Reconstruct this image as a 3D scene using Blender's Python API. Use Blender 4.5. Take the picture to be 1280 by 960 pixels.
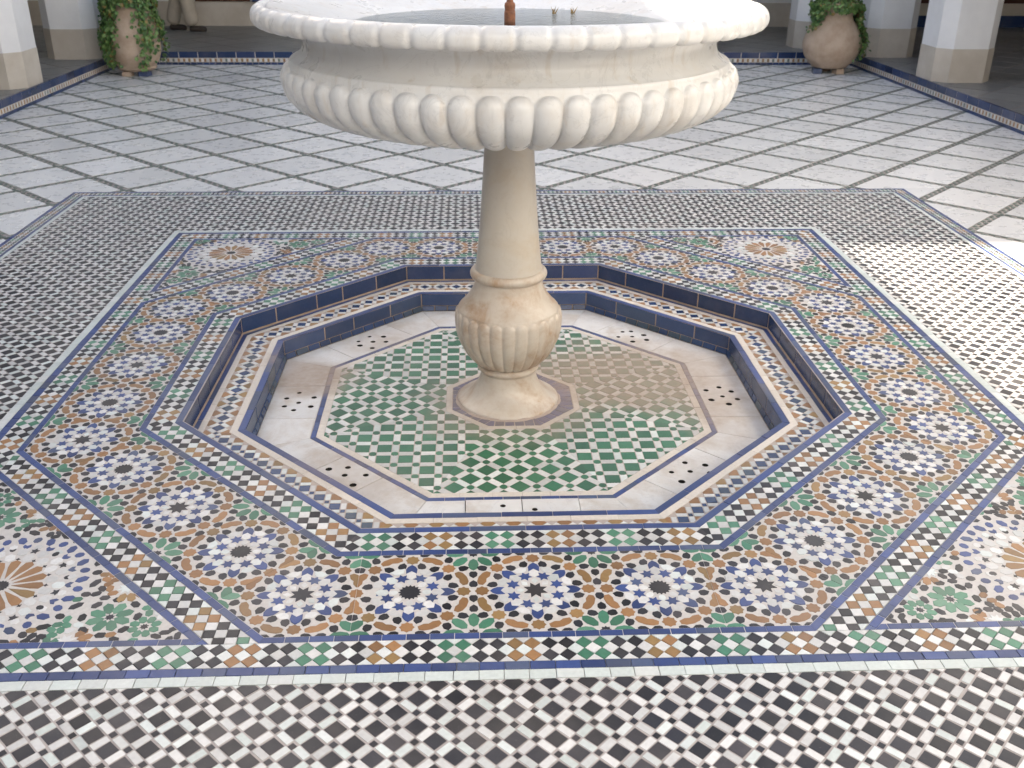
import bpy, math, random
import numpy as np
from mathutils import Vector, Matrix
from mathutils.geometry import delaunay_2d_cdt
random.seed(7)
R = math.radians
PI = math.pi
scene = bpy.context.scene
for o in list(bpy.data.objects): bpy.data.objects.remove(o)
col = scene.collection

# ------------------------------------------------------------------ camera
CAM = (-0.1568, -3.558, 1.60)
PITCH, YAW, ROLL, FPX = 0.4462, 0.0438, 0.0066, 1231.6
fw = Vector((math.sin(YAW)*math.cos(PITCH), math.cos(YAW)*math.cos(PITCH), -math.sin(PITCH)))
r0 = Vector((math.cos(YAW), -math.sin(YAW), 0)); u0 = r0.cross(fw)
rt = r0*math.cos(ROLL) + u0*math.sin(ROLL); up = rt.cross(fw)
cd = bpy.data.cameras.new('camera'); cam = bpy.data.objects.new('camera', cd); col.objects.link(cam)
cam.matrix_world = Matrix(((rt.x, up.x, -fw.x, CAM[0]), (rt.y, up.y, -fw.y, CAM[1]), (rt.z, up.z, -fw.z, CAM[2]), (0, 0, 0, 1)))
cd.sensor_fit = 'HORIZONTAL'; cd.sensor_width = 36; cd.lens = 36*FPX/1280; cd.clip_start = .05; cd.clip_end = 300
cd.dof.use_dof = True; cd.dof.focus_distance = 2.9; cd.dof.aperture_fstop = 8
scene.camera = cam

def px(P):
    d = Vector(P) - Vector(CAM); z = d.dot(fw)
    if z < .1: return None
    return (640+FPX*d.dot(rt)/z, 480-FPX*d.dot(up)/z)

# ------------------------------------------------------------------ light
WALL_TOP = 6.0
WX, EX, NY, SY = -4.20, 4.40, 8.45, -7.0          # inner faces of the walls above the arcades
sun_to = Vector((-(1.86-WX), NY-1.44, WALL_TOP)).normalized()
el = math.asin(sun_to.z); az = math.atan2(sun_to.x, sun_to.y)
w = bpy.data.worlds.new('World'); scene.world = w; w.use_nodes = True
nt = w.node_tree; bg = nt.nodes['Background']
sky = nt.nodes.new('ShaderNodeTexSky'); sky.sky_type = 'NISHITA'; sky.sun_disc = False
sky.sun_elevation = el; sky.sun_rotation = az; sky.air_density = 1.0; sky.dust_density = 2.5; sky.ozone_density = .6
nt.links.new(sky.outputs[0], bg.inputs[0]); bg.inputs[1].default_value = .09
sl = bpy.data.lights.new('sun', 'SUN'); sl.energy = 5.0; sl.angle = R(.6); sl.color = (1, .95, .86)
so = bpy.data.objects.new('sun', sl); col.objects.link(so)
so.rotation_euler = (-sun_to).to_track_quat('-Z', 'Y').to_euler(); so.location = (0, 0, 20)
scene.view_settings.view_transform = 'Standard'; scene.view_settings.look = 'None'
scene.view_settings.exposure = 2.05; scene.view_settings.gamma = 1
scene.view_settings.use_white_balance = True; scene.view_settings.white_balance_temperature = 7050; scene.view_settings.white_balance_tint = 10

# ------------------------------------------------------------------ materials
class NT:
    def __init__(s, m): s.t = m.node_tree
    def n(s, typ, **kw):
        nd = s.t.nodes.new(typ)
        for k, v in kw.items():
            if k.startswith('i_'):
                key = k[2:]; nd.inputs[int(key) if key.isdigit() else key.replace('_', ' ')].default_value = v
            else: setattr(nd, k, v)
        return nd
    def l(s, a, b): s.t.links.new(a, b)
    def math(s, op, a, b=None, clamp=False):
        nd = s.t.nodes.new('ShaderNodeMath'); nd.operation = op; nd.use_clamp = clamp
        for i, v in enumerate((a, b)):
            if v is None: continue
            if hasattr(v, 'is_linked'): s.l(v, nd.inputs[i])
            else: nd.inputs[i].default_value = v
        return nd.outputs[0]
    def mix(s, f, a, b, typ='MIX'):
        nd = s.t.nodes.new('ShaderNodeMix'); nd.data_type = 'RGBA'; nd.blend_type = typ
        for k, v in ((0, f), (6, a), (7, b)):
            if hasattr(v, 'is_linked'): s.l(v, nd.inputs[k])
            else: nd.inputs[k].default_value = v if k == 0 else (*v[:3], 1)
        return nd.outputs[2]
    def ramp(s, v, p0, p1):
        nd = s.t.nodes.new('ShaderNodeMapRange'); nd.interpolation_type = 'SMOOTHSTEP'
        s.l(v, nd.inputs[0]); nd.inputs[1].default_value = p0; nd.inputs[2].default_value = p1
        return nd.outputs[0]
    def noise(s, vec, scale, detail=4, rough=.55, dist=0):
        nd = s.n('ShaderNodeTexNoise'); nd.inputs['Scale'].default_value = scale; nd.inputs['Detail'].default_value = detail
        nd.inputs['Roughness'].default_value = rough; nd.inputs['Distortion'].default_value = dist
        s.l(vec, nd.inputs['Vector']); return nd.outputs[0]

def newmat(name):
    m = bpy.data.materials.new(name); m.use_nodes = True
    return m, NT(m), m.node_tree.nodes['Principled BSDF']
def rand01(N):
    oi = N.n('ShaderNodeObjectInfo'); ge = N.n('ShaderNodeNewGeometry')
    return N.math('FRACT', N.math('ADD', N.math('MULTIPLY', oi.outputs['Random'], 7.31), N.math('MULTIPLY', ge.outputs['Random Per Island'], 3.77))), ge.outputs['Position']

def pool_dirt(N, pos):
    """brown silt that has settled on part of the pool floor: a factor from the place alone"""
    nz = N.noise(pos, 5.5, 5, .6); nf = N.noise(pos, 38, 3, .6)
    tot = None
    for cx, cy, rx, ry, ang, amt in ((.47, .20, .52, .40, -10, 1.06), (.80, .05, .2, .55, 0, .85), (-.84, .22, .18, .22, 20, 1.1), (-.60, -.64, .26, .17, -45, .55), (.02, -.04, .40, .34, 0, .72), (.62, -.60, .2, .14, 45, .35), (-.55, .62, .3, .12, 45, .45)):
        mp = N.n('ShaderNodeMapping', vector_type='TEXTURE'); N.l(pos, mp.inputs[0])
        mp.inputs['Location'].default_value = (cx, cy, -.165); mp.inputs['Rotation'].default_value = (0, 0, R(ang)); mp.inputs['Scale'].default_value = (rx, ry, 1)
        ln = N.n('ShaderNodeVectorMath', operation='LENGTH'); N.l(mp.outputs[0], ln.inputs[0])
        d = N.math('ADD', ln.outputs['Value'], N.math('MULTIPLY', N.math('SUBTRACT', nz, .5), 1.1))
        f = N.math('MULTIPLY', N.math('SUBTRACT', 1.0, N.ramp(d, .45, 1.2)), amt)
        tot = f if tot is None else N.math('MAXIMUM', tot, f)
    return N.math('MULTIPLY', tot, N.math('ADD', .50, N.math('MULTIPLY', nf, .42)), True)

SILT = (.36, .275, .215)
def tile_mat(name, c, var=.25, rough=.3, hue=None, dirt=False, spec=.5, wear=(.55, .47, .42), wearamt=.35, rv=.3):
    m, N, b = newmat(name)
    rnd, pos = rand01(N)
    cl = N.n('ShaderNodeCombineXYZ')
    for i in range(3): cl.inputs[i].default_value = c[i]
    colr = cl.outputs[0]
    if hue is not None: colr = N.mix(N.ramp(rnd, .55, .95), c, hue)
    br = N.math('ADD', 1-var*.5, N.math('MULTIPLY', N.math('FRACT', N.math('MULTIPLY', rnd, 13.7)), var))
    nz = N.noise(pos, 90, 4, .6)
    br = N.math('MULTIPLY', br, N.math('ADD', .82, N.math('MULTIPLY', nz, .36)))
    sc = N.n('ShaderNodeVectorMath', operation='SCALE'); N.l(colr, sc.inputs[0]); N.l(br, sc.inputs['Scale'])
    colr = sc.outputs[0]
    # glaze worn through in specks, dust in large soft patches
    sp = N.ramp(N.noise(pos, 240, 3, .7), .66, .74)
    colr = N.mix(N.math('MULTIPLY', sp, wearamt), colr, wear)
    du = N.ramp(N.noise(pos, 1.7, 5, .6), .42, .75)
    colr = N.mix(N.math('MULTIPLY', du, .15), colr, (.46, .41, .37))
    rg = N.math('ADD', rough-.08, N.math('MULTIPLY', N.noise(pos, 60, 3, .6), rv))
    if dirt:
        df = pool_dirt(N, pos); colr = N.mix(df, colr, SILT)
        rg = N.math('ADD', rg, N.math('MULTIPLY', df, .4))
    N.l(colr, b.inputs['Base Color']); N.l(rg, b.inputs['Roughness'])
    b.inputs['Specular IOR Level'].default_value = spec
    bp = N.n('ShaderNodeBump', i_Strength=.25, i_Distance=.0006); N.l(N.noise(pos, 150, 3, .6), bp.inputs['Height']); N.l(bp.outputs[0], b.inputs['Normal'])
    return m
def marble_mat(name, c, vein, stain=None, stain_amt=0, var=.1, rough=.3, dirt=False, obj=False, scale=1.0, warm=None, streak=0, bump=.2):
    m, N, b = newmat(name)
    rnd, pos = rand01(N)
    off = N.n('ShaderNodeVectorMath', operation='ADD'); N.l(pos, off.inputs[0])
    cx = N.n('ShaderNodeCombineXYZ'); N.l(N.math('MULTIPLY', rnd, 37.0), cx.inputs[0]); N.l(N.math('MULTIPLY', rnd, 91.0), cx.inputs[2]); N.l(cx.outputs[0], off.inputs[1])
    p = off.outputs[0]
    v = N.noise(p, 5*scale, 8, .62, 1.6)
    vein_f = N.math('SUBTRACT', 1.0, N.ramp(N.math('ABSOLUTE', N.math('SUBTRACT', v, .5)), .0, .014))
    cloud = N.ramp(N.noise(p, 3.2*scale, 4, .5, .4), .12, .88)
    colr = N.mix(N.math('MULTIPLY', cloud, .35), c, vein)
    colr = N.mix(N.math('MULTIPLY', vein_f, .38), colr, vein)
    br = N.math('ADD', 1-var*.5, N.math('MULTIPLY', rnd, var))
    sc = N.n('ShaderNodeVectorMath', operation='SCALE'); N.l(colr, sc.inputs[0]); N.l(br, sc.inputs['Scale']); colr = sc.outputs[0]
    if warm is not None: colr = N.mix(N.math('MULTIPLY', N.ramp(rnd, .6, 1.0), .6), colr, warm)
    if stain is not None:
        s1 = N.ramp(N.noise(p, 4.5*scale, 6, .65, .4), .45, .68)
        s2 = N.ramp(N.noise(p, 16*scale, 5, .65), .4, .75)
        colr = N.mix(N.math('MULTIPLY', N.math('ADD', N.math('MULTIPLY', s1, .75), N.math('MULTIPLY', s2, .3)), stain_amt), colr, stain)
        pit = N.ramp(N.noise(p, 70*scale, 3, .7), .68, .76)
        colr = N.mix(N.math('MULTIPLY', pit, .3), colr, (.25, .2, .15))
    if streak:      # limescale and rust runs, stretched down the stone
        mp = N.n('ShaderNodeMapping'); N.l(pos, mp.inputs[0]); mp.inputs['Scale'].default_value = (1, 1, .14)
        st = N.ramp(N.noise(mp.outputs[0], 24, 4, .6), .56, .74)
        colr = N.mix(N.math('MULTIPLY', st, streak*.55), colr, (.47, .40, .32))
        st2 = N.ramp(N.noise(mp.outputs[0], 33, 4, .6), .60, .76)
        colr = N.mix(N.math('MULTIPLY', st2, streak*.5), colr, (.40, .40, .39))
    rg = N.math('ADD', rough-.06, N.math('MULTIPLY', N.noise(p, 12, 4, .6), .22))
    if dirt:
        df = pool_dirt(N, pos); colr = N.mix(df, colr, SILT); rg = N.math('ADD', rg, N.math('MULTIPLY', df, .4))
    N.l(colr, b.inputs['Base Color']); N.l(rg, b.inputs['Roughness'])
    bp = N.n('ShaderNodeBump', i_Strength=bump, i_Distance=.002); N.l(N.noise(p, 60*scale, 5, .65), bp.inputs['Height'])
    if bump > 0: N.l(bp.outputs[0], b.inputs['Normal'])
    return m
def plain_mat(name, c, rough=.8, var=.12, nscale=6, bump=.3, c2=None, spec=.3, metallic=0):
    m, N, b = newmat(name)
    rnd, pos = rand01(N)
    nz = N.noise(pos, nscale, 6, .6)
    colr = N.mix(N.ramp(nz, .3, .72), c, c2 if c2 else tuple(x*(1-var*2) for x in c))
    N.l(colr, b.inputs['Base Color']); b.inputs['Roughness'].default_value = rough
    b.inputs['Specular IOR Level'].default_value = spec; b.inputs['Metallic'].default_value = metallic
    bp = N.n('ShaderNodeBump', i_Strength=bump, i_Distance=.004); N.l(N.noise(pos, nscale*7, 5, .6), bp.inputs['Height']); N.l(bp.outputs[0], b.inputs['Normal'])
    return m

WHITE = (.625, .617, .605); MINT = (.60, .64, .625); BLACK = (.022, .0225, .029); BLUE = (.029, .058, .190); GREEN = (.050, .185, .115); OCHRE = (.295, .150, .062); NAVY = (.019, .042, .115)
M = {}
for dirt, sfx in ((False, ''), (True, '_pool')):
    M['white'+sfx] = tile_mat('white_glaze'+sfx, WHITE, .36, .30, hue=MINT, dirt=dirt, wearamt=.2)
    M['cream'+sfx] = tile_mat('cream_glaze'+sfx, (.66, .60, .535), .14, .36, dirt=dirt, wearamt=.25)
    M['blue'+sfx] = tile_mat('cobalt_glaze'+sfx, BLUE, .55, .3, hue=(.055, .080, .16), dirt=dirt, wearamt=.22)
    M['green'+sfx] = tile_mat('green_glaze'+sfx, GREEN if not dirt else (.030, .14, .075), .5, .28, hue=(.085, .23, .15) if not dirt else (.045, .17, .095), dirt=dirt, wearamt=.25)
M['mint'] = tile_mat('pale_mint_glaze', (.575, .625, .60), .14, .34, hue=(.63, .65, .63), wearamt=.15)
M['black'] = tile_mat('black_glaze', BLACK, .9, .3, hue=(.046, .042, .046), wearamt=.4, spec=.35)
M['ochre'] = tile_mat('ochre_glaze', OCHRE, .5, .32, hue=(.27, .165, .062), wearamt=.25)
M['navy'] = tile_mat('navy_glaze', NAVY, .5, .24, hue=(.035, .055, .14), wearamt=.08, rv=.08)
M['inkblue'] = tile_mat('ink_blue_glaze', (.028, .056, .140), .5, .27, hue=(.05, .075, .11), wearamt=.12, rv=.1)
M['darkgreen'] = tile_mat('dark_green_glaze', (.14, .18, .155), .5, .35, wearamt=.2)
M['grout'] = plain_mat('grout', (.47, .42, .395), .85, .14, 9, .3)
M['grout_pool'] = tile_mat('pool_grout', (.47, .40, .36), .1, .8, dirt=True)
M['orange_grout'] = plain_mat('stained_grout', (.44, .34, .26), .85, .15, 20, .3)
M['whitebed'] = tile_mat('white_filler', (.595, .56, .53), .1, .5, wearamt=.3)
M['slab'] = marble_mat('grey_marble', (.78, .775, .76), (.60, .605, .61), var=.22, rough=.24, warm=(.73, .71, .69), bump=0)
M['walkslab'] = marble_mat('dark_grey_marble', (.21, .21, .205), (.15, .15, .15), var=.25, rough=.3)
M['poolslab'] = marble_mat('pool_marble', (.74, .73, .72), (.50, .50, .51), stain=(.42, .325, .235), stain_amt=.62, var=.1, rough=.35, dirt=True)
M['bowl'] = marble_mat('white_marble', (.655, .66, .66), (.44, .45, .46), stain=(.50, .42, .33), stain_amt=.36, rough=.25, streak=.75)
M['stem'] = marble_mat('aged_marble', (.63, .565, .49), (.52, .45, .375), stain=(.40, .245, .135), stain_amt=.9, rough=.28, scale=1.4)
M['stemtop'] = marble_mat('cream_marble', (.57, .53, .475), (.46, .42, .37), stain=(.50, .38, .24), stain_amt=.4, rough=.3, scale=1.2)
M['hole'] = plain_mat('drain_shade', (.03, .026, .022), .9)
M['plaster'] = plain_mat('white_plaster', (.80, .80, .80), .8, .05, 2.5, .25)
M['dado'] = plain_mat('tan_tadelakt', (.50, .445, .375), .6, .12, 3.5, .2, c2=(.60, .55, .48))
M['terracotta'] = plain_mat('terracotta', (.42, .305, .22), .8, .2, 7, .4, c2=(.56, .44, .34))
M['wood'] = plain_mat('red_brown_wood', (.11, .045, .032), .5, .2, 5, .3)
M['copper'] = plain_mat('rusty_copper', (.27, .11, .055), .55, .25, 60, .5, c2=(.16, .075, .05), metallic=.3)
M['earth'] = plain_mat('earth', (.16, .12, .09), .95)
M['bark'] = plain_mat('twig_bark', (.12, .075, .04), .9)
M['dry'] = plain_mat('dry_leaf', (.33, .23, .11), .9)

# ------------------------------------------------------------------ object helpers
def link(o, parent=None, label=None, cat=None, group=None, kind=None):
    col.objects.link(o)
    if parent is not None: o.parent = parent
    if label: o['label'] = label
    if cat: o['category'] = cat
    if group: o['group'] = group
    if kind: o['kind'] = kind
    return o
def mesh_obj(name, verts, faces, mat, parent=None, smooth=False, **kw):
    me = bpy.data.meshes.new(name); me.from_pydata(verts, [], faces); me.update()
    if mat is not None: me.materials.append(mat)
    if smooth: me.polygons.foreach_set('use_smooth', [True]*len(me.polygons))
    return link(bpy.data.objects.new(name, me), parent, **kw)
def empty(name, loc=(0, 0, 0), rz=0, **kw):
    o = bpy.data.objects.new(name, None); o.location = loc; o.rotation_euler = (0, 0, rz); o.empty_display_size = .1
    return link(o, **kw)
class MB:
    def __init__(s): s.v = []; s.f = []
    def box(s, x0, x1, y0, y1, z0, z1):
        b = len(s.v)
        s.v += [(x, y, z) for z in (z0, z1) for x, y in ((x0, y0), (x1, y0), (x1, y1), (x0, y1))]
        s.f += [tuple(b+i for i in q) for q in ((3, 2, 1, 0), (4, 5, 6, 7), (0, 1, 5, 4), (1, 2, 6, 5), (2, 3, 7, 6), (3, 0, 4, 7))]
        return s
    def prism(s, poly, z0, z1, cap0=True):
        b = len(s.v); n = len(poly)
        s.v += [(x, y, z0) for x, y in poly]+[(x, y, z1) for x, y in poly]
        s.f += [(b+i, b+(i+1) % n, b+n+(i+1) % n, b+n+i) for i in range(n)]+[tuple(b+n+i for i in range(n))]
        if cap0: s.f.append(tuple(b+n-1-i for i in range(n)))
        return s
    def ring(s, po, pi, z):
        b = len(s.v); n = len(po)
        s.v += [(x, y, z) for x, y in po]+[(x, y, z) for x, y in pi]
        s.f += [(b+i, b+(i+1) % n, b+n+(i+1) % n, b+n+i) for i in range(n)]
        return s
    def build(s, name, mat, parent=None, **kw): return mesh_obj(name, s.v, s.f, mat, parent, **kw)

def lathe(name, prof, mat, parent, seg=96, mod=None, cap=False, smooth=True, **kw):
    """prof: list of (r,z); mod(i, theta) -> outward displacement along the profile normal"""
    n = len(prof); P = np.array(prof, float)
    T = np.gradient(P, axis=0); T /= np.linalg.norm(T, axis=1)[:, None]+1e-12
    th = np.arange(seg)*2*PI/seg
    V = np.zeros((n, seg, 3))
    for i in range(n):
        d = mod(i, th) if mod else 0
        nr, nz = -T[i, 1], T[i, 0]          # profile runs downward: outward normal
        rr = P[i, 0]+d*nr; zz = P[i, 1]+d*nz
        V[i, :, 0] = rr*np.cos(th); V[i, :, 1] = rr*np.sin(th); V[i, :, 2] = zz
    v = [tuple(x) for x in V.reshape(-1, 3)]
    f = [(i*seg+j, (i+1)*seg+j, (i+1)*seg+(j+1) % seg, i*seg+(j+1) % seg) for i in range(n-1) for j in range(seg)]
    if cap:
        f.append(tuple(range(seg))); f.append(tuple((n-1)*seg+j for j in reversed(range(seg))))
    return mesh_obj(name, v, f, mat, parent, smooth=smooth, **kw)
def densify(pts, m):
    """Catmull-Rom through the points, m samples per span"""
    out = []; P = [Vector(p) for p in pts]
    for i in range(len(P)-1):
        a, b, c, d = P[max(i-1, 0)], P[i], P[i+1], P[min(i+2, len(P)-1)]
        for k in range(m):
            t = k/m
            out.append(.5*((2*b)+(c-a)*t+(2*a-5*b+4*c-d)*t*t+(3*b-a-3*c+d)*t**3))
    out.append(P[-1]); return [tuple(p) for p in out]

# ------------------------------------------------------------------ mosaic machinery
def clip_poly(poly, hp):
    for (nx, ny, d) in hp:
        out = []; n = len(poly)
        if n < 3: return []
        ds = [nx*x+ny*y-d for x, y in poly]
        if max(ds) <= 1e-9: continue
        if min(ds) >= 0: return []
        for i in range(n):
            a, b, da, db = poly[i], poly[(i+1) % n], ds[i], ds[(i+1) % n]
            if da <= 0: out.append(a)
            if (da < 0 < db) or (db < 0 < da):
                t = da/(da-db); out.append((a[0]+t*(b[0]-a[0]), a[1]+t*(b[1]-a[1])))
        poly = out
    return poly
def area(poly):
    return .5*sum(poly[i][0]*poly[(i+1) % len(poly)][1]-poly[(i+1) % len(poly)][0]*poly[i][1] for i in range(len(poly)))
def piece_mesh_data(poly, th=.0025, ch=.0004):
    if area(poly) < 0: poly = poly[::-1]
    n = len(poly); cx = sum(p[0] for p in poly)/n; cy = sum(p[1] for p in poly)/n
    rad = max(.001, math.sqrt(abs(area(poly))/PI)); k = max(.5, 1-ch*1.3/rad)
    v = [(x, y, -th) for x, y in poly]+[(x, y, -ch) for x, y in poly]+[(cx+(x-cx)*k, cy+(y-cy)*k, 0) for x, y in poly]
    f = [tuple(2*n+i for i in range(n))]
    for L in (0, 1): f += [(L*n+i, L*n+(i+1) % n, (L+1)*n+(i+1) % n, (L+1)*n+i) for i in range(n)]
    return v, f
class Mosaic:
    """collects pieces of one surface; flush() makes the largest-looking 300 of each kind objects, the rest one stuff part per kind"""
    cache = {}
    def __init__(s, parent, z=0.0, gap=.0011): s.parent = parent; s.z = z; s.items = []; s.gap = gap
    def add(s, kind, mat, poly, x=0, y=0, ang=0, clip=None, key=None, jit=1.0, z=None, hgt=0):
        j = .35*jit
        ang2 = ang+random.gauss(0, R(1.1))*j; x += random.gauss(0, .0008)*j; y += random.gauss(0, .0008)*j
        c, sn = math.cos(ang2), math.sin(ang2)
        wp = [(x+c*a-sn*b, y+sn*a+c*b) for a, b in poly]
        z = s.z if z is None else z
        z += random.uniform(-.00015, .00015)+hgt
        tilt = (random.gauss(0, R(.35))*min(jit, 1.6), random.gauss(0, R(.35))*min(jit, 1.6))
        if clip:
            q = clip_poly(wp, clip)
            if len(q) < 3 or abs(area(q)) < 6e-6: return
            if q != wp:
                cx = sum(p[0] for p in q)/len(q); cy = sum(p[1] for p in q)/len(q)
                s.items.append((kind, mat, None, [(a-cx, b-cy) for a, b in q], (cx, cy, 0, z), tilt)); return
        s.items.append((kind, mat, key, poly, (x, y, ang2, z), tilt))
    def flush(s, limit=300, minpx=7.0):
        groups = {}
        for it in s.items: groups.setdefault((it[0], it[1]), []).append(it)
        for (kind, mat), its in groups.items():
            sc = []
            for it in its:
                x, y, a, z = it[4]; c, sn = math.cos(a), math.sin(a); pp = []
                for u, v in it[3]:
                    q = px((x+c*u-sn*v, y+sn*u+c*v, z))
                    if q: pp.append(q)
                vis = [q for q in pp if -5 < q[0] < 1285 and -5 < q[1] < 965]
                if len(vis) < 2: sc.append((0, 0)); continue
                A = abs(area(pp)) if len(pp) > 2 else 0
                ext = max(max(q[0] for q in pp)-min(q[0] for q in pp), max(q[1] for q in pp)-min(q[1] for q in pp))
                sc.append((A, ext))
            order = sorted(range(len(its)), key=lambda i: -sc[i][0])
            chosen = set(i for i in order[:limit] if sc[i][1] >= minpx)
            bv, bf = [], []
            for i, (k, m, key, poly, (x, y, a, z), (tx, ty)) in enumerate(its):
                mw = Matrix.Translation((x, y, z)) @ Matrix.Rotation(a, 4, 'Z') @ Matrix.Rotation(tx, 4, 'X') @ Matrix.Rotation(ty, 4, 'Y')
                if i in chosen:
                    ck = (key, mat) if key is not None else None
                    me = Mosaic.cache.get(ck) if ck else None
                    if me is None:
                        v, f = piece_mesh_data(poly); me = bpy.data.meshes.new(kind); me.from_pydata(v, [], f); me.materials.append(M[mat])
                        if ck: Mosaic.cache[ck] = me
                    o = bpy.data.objects.new(kind, me); o.matrix_basis = mw; link(o, s.parent)
                else:
                    v, f = piece_mesh_data(poly); b0 = len(bv)
                    bv += [tuple(mw @ Vector(p)) for p in v]; bf += [tuple(b0+t for t in q) for q in f]
            if bv: mesh_obj(kind+'s', bv, bf, M[mat], s.parent, kind='stuff')
        s.items = []

def octo(a):      # regular octagon with apothem a, sides facing the axes
    r = a/math.cos(PI/8); return [(r*math.cos(PI/8+k*PI/4), r*math.sin(PI/8+k*PI/4)) for k in range(8)]
def sqr(a): return [(-a, -a), (a, -a), (a, a), (-a, a)]
def ngon(r, n, ph=0, sx=1, sy=1): return [(sx*r*math.cos(ph+2*PI*i/n), sy*r*math.sin(ph+2*PI*i/n)) for i in range(n)]
def star(ro, ri, n, ph=0): return [((ro if i % 2 == 0 else ri)*math.cos(ph+PI*i/n), (ro if i % 2 == 0 else ri)*math.sin(ph+PI*i/n)) for i in range(2*n)]
def rect(w_, h_): return [(-w_/2, -h_/2), (w_/2, -h_/2), (w_/2, h_/2), (-w_/2, h_/2)]
def hexa(l, w_, k=.55): return [(l, 0), (l*k, w_), (-l*k, w_), (-l, 0), (-l*k, -w_), (l*k, -w_)]
def ell(a, b, n=8): return [(a*math.cos(2*PI*i/n), b*math.sin(2*PI*i/n)) for i in range(n)]
def side(phi, r, t):    # local (outward r, along t) of the side facing phi -> world
    return (r*math.cos(phi)-t*math.sin(phi), r*math.sin(phi)+t*math.cos(phi))
def hp_r(phi, r, sign=1): return (sign*math.cos(phi), sign*math.sin(phi), sign*r)      # sign*(n.p) <= sign*r
def hp_t(phi, t, sign=1): return (-sign*math.sin(phi), sign*math.cos(phi), sign*t)
def mitre(phi, half):   # keep the wedge |angle - phi| <= half
    a1, a2 = phi+half+PI/2, phi-half-PI/2
    return [(math.cos(a1), math.sin(a1), 0), (math.cos(a2), math.sin(a2), 0)]
def strip(mo, kind, mat, phi, ra, rb, t0, t1, ln, clip, g=.0016, jit=1, stagger=0):
    n = max(1, round((t1-t0)/ln)); L = (t1-t0)/n
    e = [t0+L*i+(random.uniform(-.06, .06)*L if 0 < i < n else 0) for i in range(n+1)]
    for i in range(n):
        x, y = side(phi, (ra+rb)/2, (e[i]+e[i+1])/2)
        mo.add(kind, mat, rect(rb-ra-g, e[i+1]-e[i]-g), x, y, phi, clip=clip, jit=jit)
CYC = ('black', 'black', 'green', 'green', 'black', 'black', 'ochre', 'ochre')
def diamonds(mo, phi, ra, rb, t0, t1, clip, rows=2, ph=0):
    hd = (rb-ra)/(2*rows); n = int((t1-t0)/(2*hd))+2; g = .0011
    d = ngon(hd-g, 4); key = ('diamond', round(hd, 5)); tc = (t0+t1)/2
    for i in range(-n//2-1, n//2+2):
        c = CYC[(i+ph) % 8]
        for k in range(rows):
            x, y = side(phi, ra+hd*(2*k+1), tc+(2*i+1)*hd); mo.add(c+'_diamond', c, d, x, y, phi, clip=clip, key=key)
        for k in range(rows+1):
            x, y = side(phi, ra+hd*2*k, tc+2*i*hd); mo.add('white_diamond', 'white', d, x, y, phi, clip=clip, key=key)

# ------------------------------------------------------------------ the setting: ground and marble paving
T8 = math.tan(PI/8)
mesh_obj('ground', [(-60, -60, -.4), (60, -60, -.4), (60, 60, -.4), (-60, 60, -.4)], [(0, 1, 2, 3)], M['earth'], kind='structure')
STEP_W, STEP_E, STEP_N, STEP_S, STEP_H = -4.13, 4.33, 8.40, -6.9, .14
OUT = 2.65                                                    # outer edge of the mosaic square
pav = MB()
pav.ring([(STEP_W-.05, STEP_S), (STEP_E+.05, STEP_S), (STEP_E+.05, STEP_N+.05), (STEP_W-.05, STEP_N+.05)], sqr(OUT), -.0045)
pavement = pav.build('marble_pavement', M['grout'], kind='structure', label='grey white marble paving laid in diamonds between thin dark check strips')
LAT, SW = .665, .050          # lattice diagonal, strip width
def lattice(parent, z, clips, xr, yr, avoid=None, check=True):
    mo = Mosaic(parent, z); s = LAT/math.sqrt(2); a = s-SW
    i0, i1 = int((xr[0]-yr[1])/LAT)-12, int((xr[1]-yr[0])/LAT)+12
    cx0, cy0 = -.345, 2.705
    def ok(x, y, m): return xr[0]-m < x < xr[1]+m and yr[0]-m < y < yr[1]+m and not (avoid and abs(x) < avoid-m and abs(y) < avoid-m)
    def put(kind, mat, poly, x, y, ang, key, jit, rad):
        if not avoid or max(abs(x), abs(y)) > avoid+rad: mo.add(kind, mat, poly, x, y, ang, clip=clips, key=key, jit=jit); return
        for sg in (1, -1):
            mo.add(kind, mat, poly, x, y, ang, clip=clips+[(0, -sg, -avoid)], jit=0)
            mo.add(kind, mat, poly, x, y, ang, clip=clips+[(-sg, 0, -avoid), (0, 1, avoid), (0, -1, avoid)], jit=0)
    sq = rect(a-.003, a-.003); q = .0215
    for i in range(-30, 31):
        for j in range(-30, 31):
            # crossing point of the strips
            x = cx0+(i+j)*LAT/2; y = cy0+(i-j)*LAT/2
            if ok(x+LAT/2, y, .4):
                put('marble_slab', 'slab', sq, x+LAT/2, y, PI/4, ('slab', 0), .4, a*.71)
            if not check: continue
            # check strips: two rows of dark squares set alternately
            for dx, dy in ((1, 1), (1, -1)):
                d = 1/math.sqrt(2); n = 7
                for k in range(n):
                    for row in (0, 1):
                        u = SW*.5*0+ (2*k+row+.5)*(s/(2*n)); vv = (row-.5)*.024
                        if u > s-SW*.5 and dy < 0: continue
                        X = x+(dx*u-dy*vv)*d; Y = y+(dy*u+dx*vv)*d
                        if ok(X, Y, .02) and Y > -2.9: put('dark_check_tile', 'darkgreen', rect(.033, .016), X, Y, math.atan2(dy, dx), ('chk', 0), .6, .02)
    # white bedding of the strips is the light grout sheet below
    mo.flush(300)
lattice(pavement, 0, [(1, 0, STEP_E), (-1, 0, -STEP_W), (0, 1, STEP_N)], (STEP_W, STEP_E), (-6.5, STEP_N), avoid=OUT)

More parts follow.
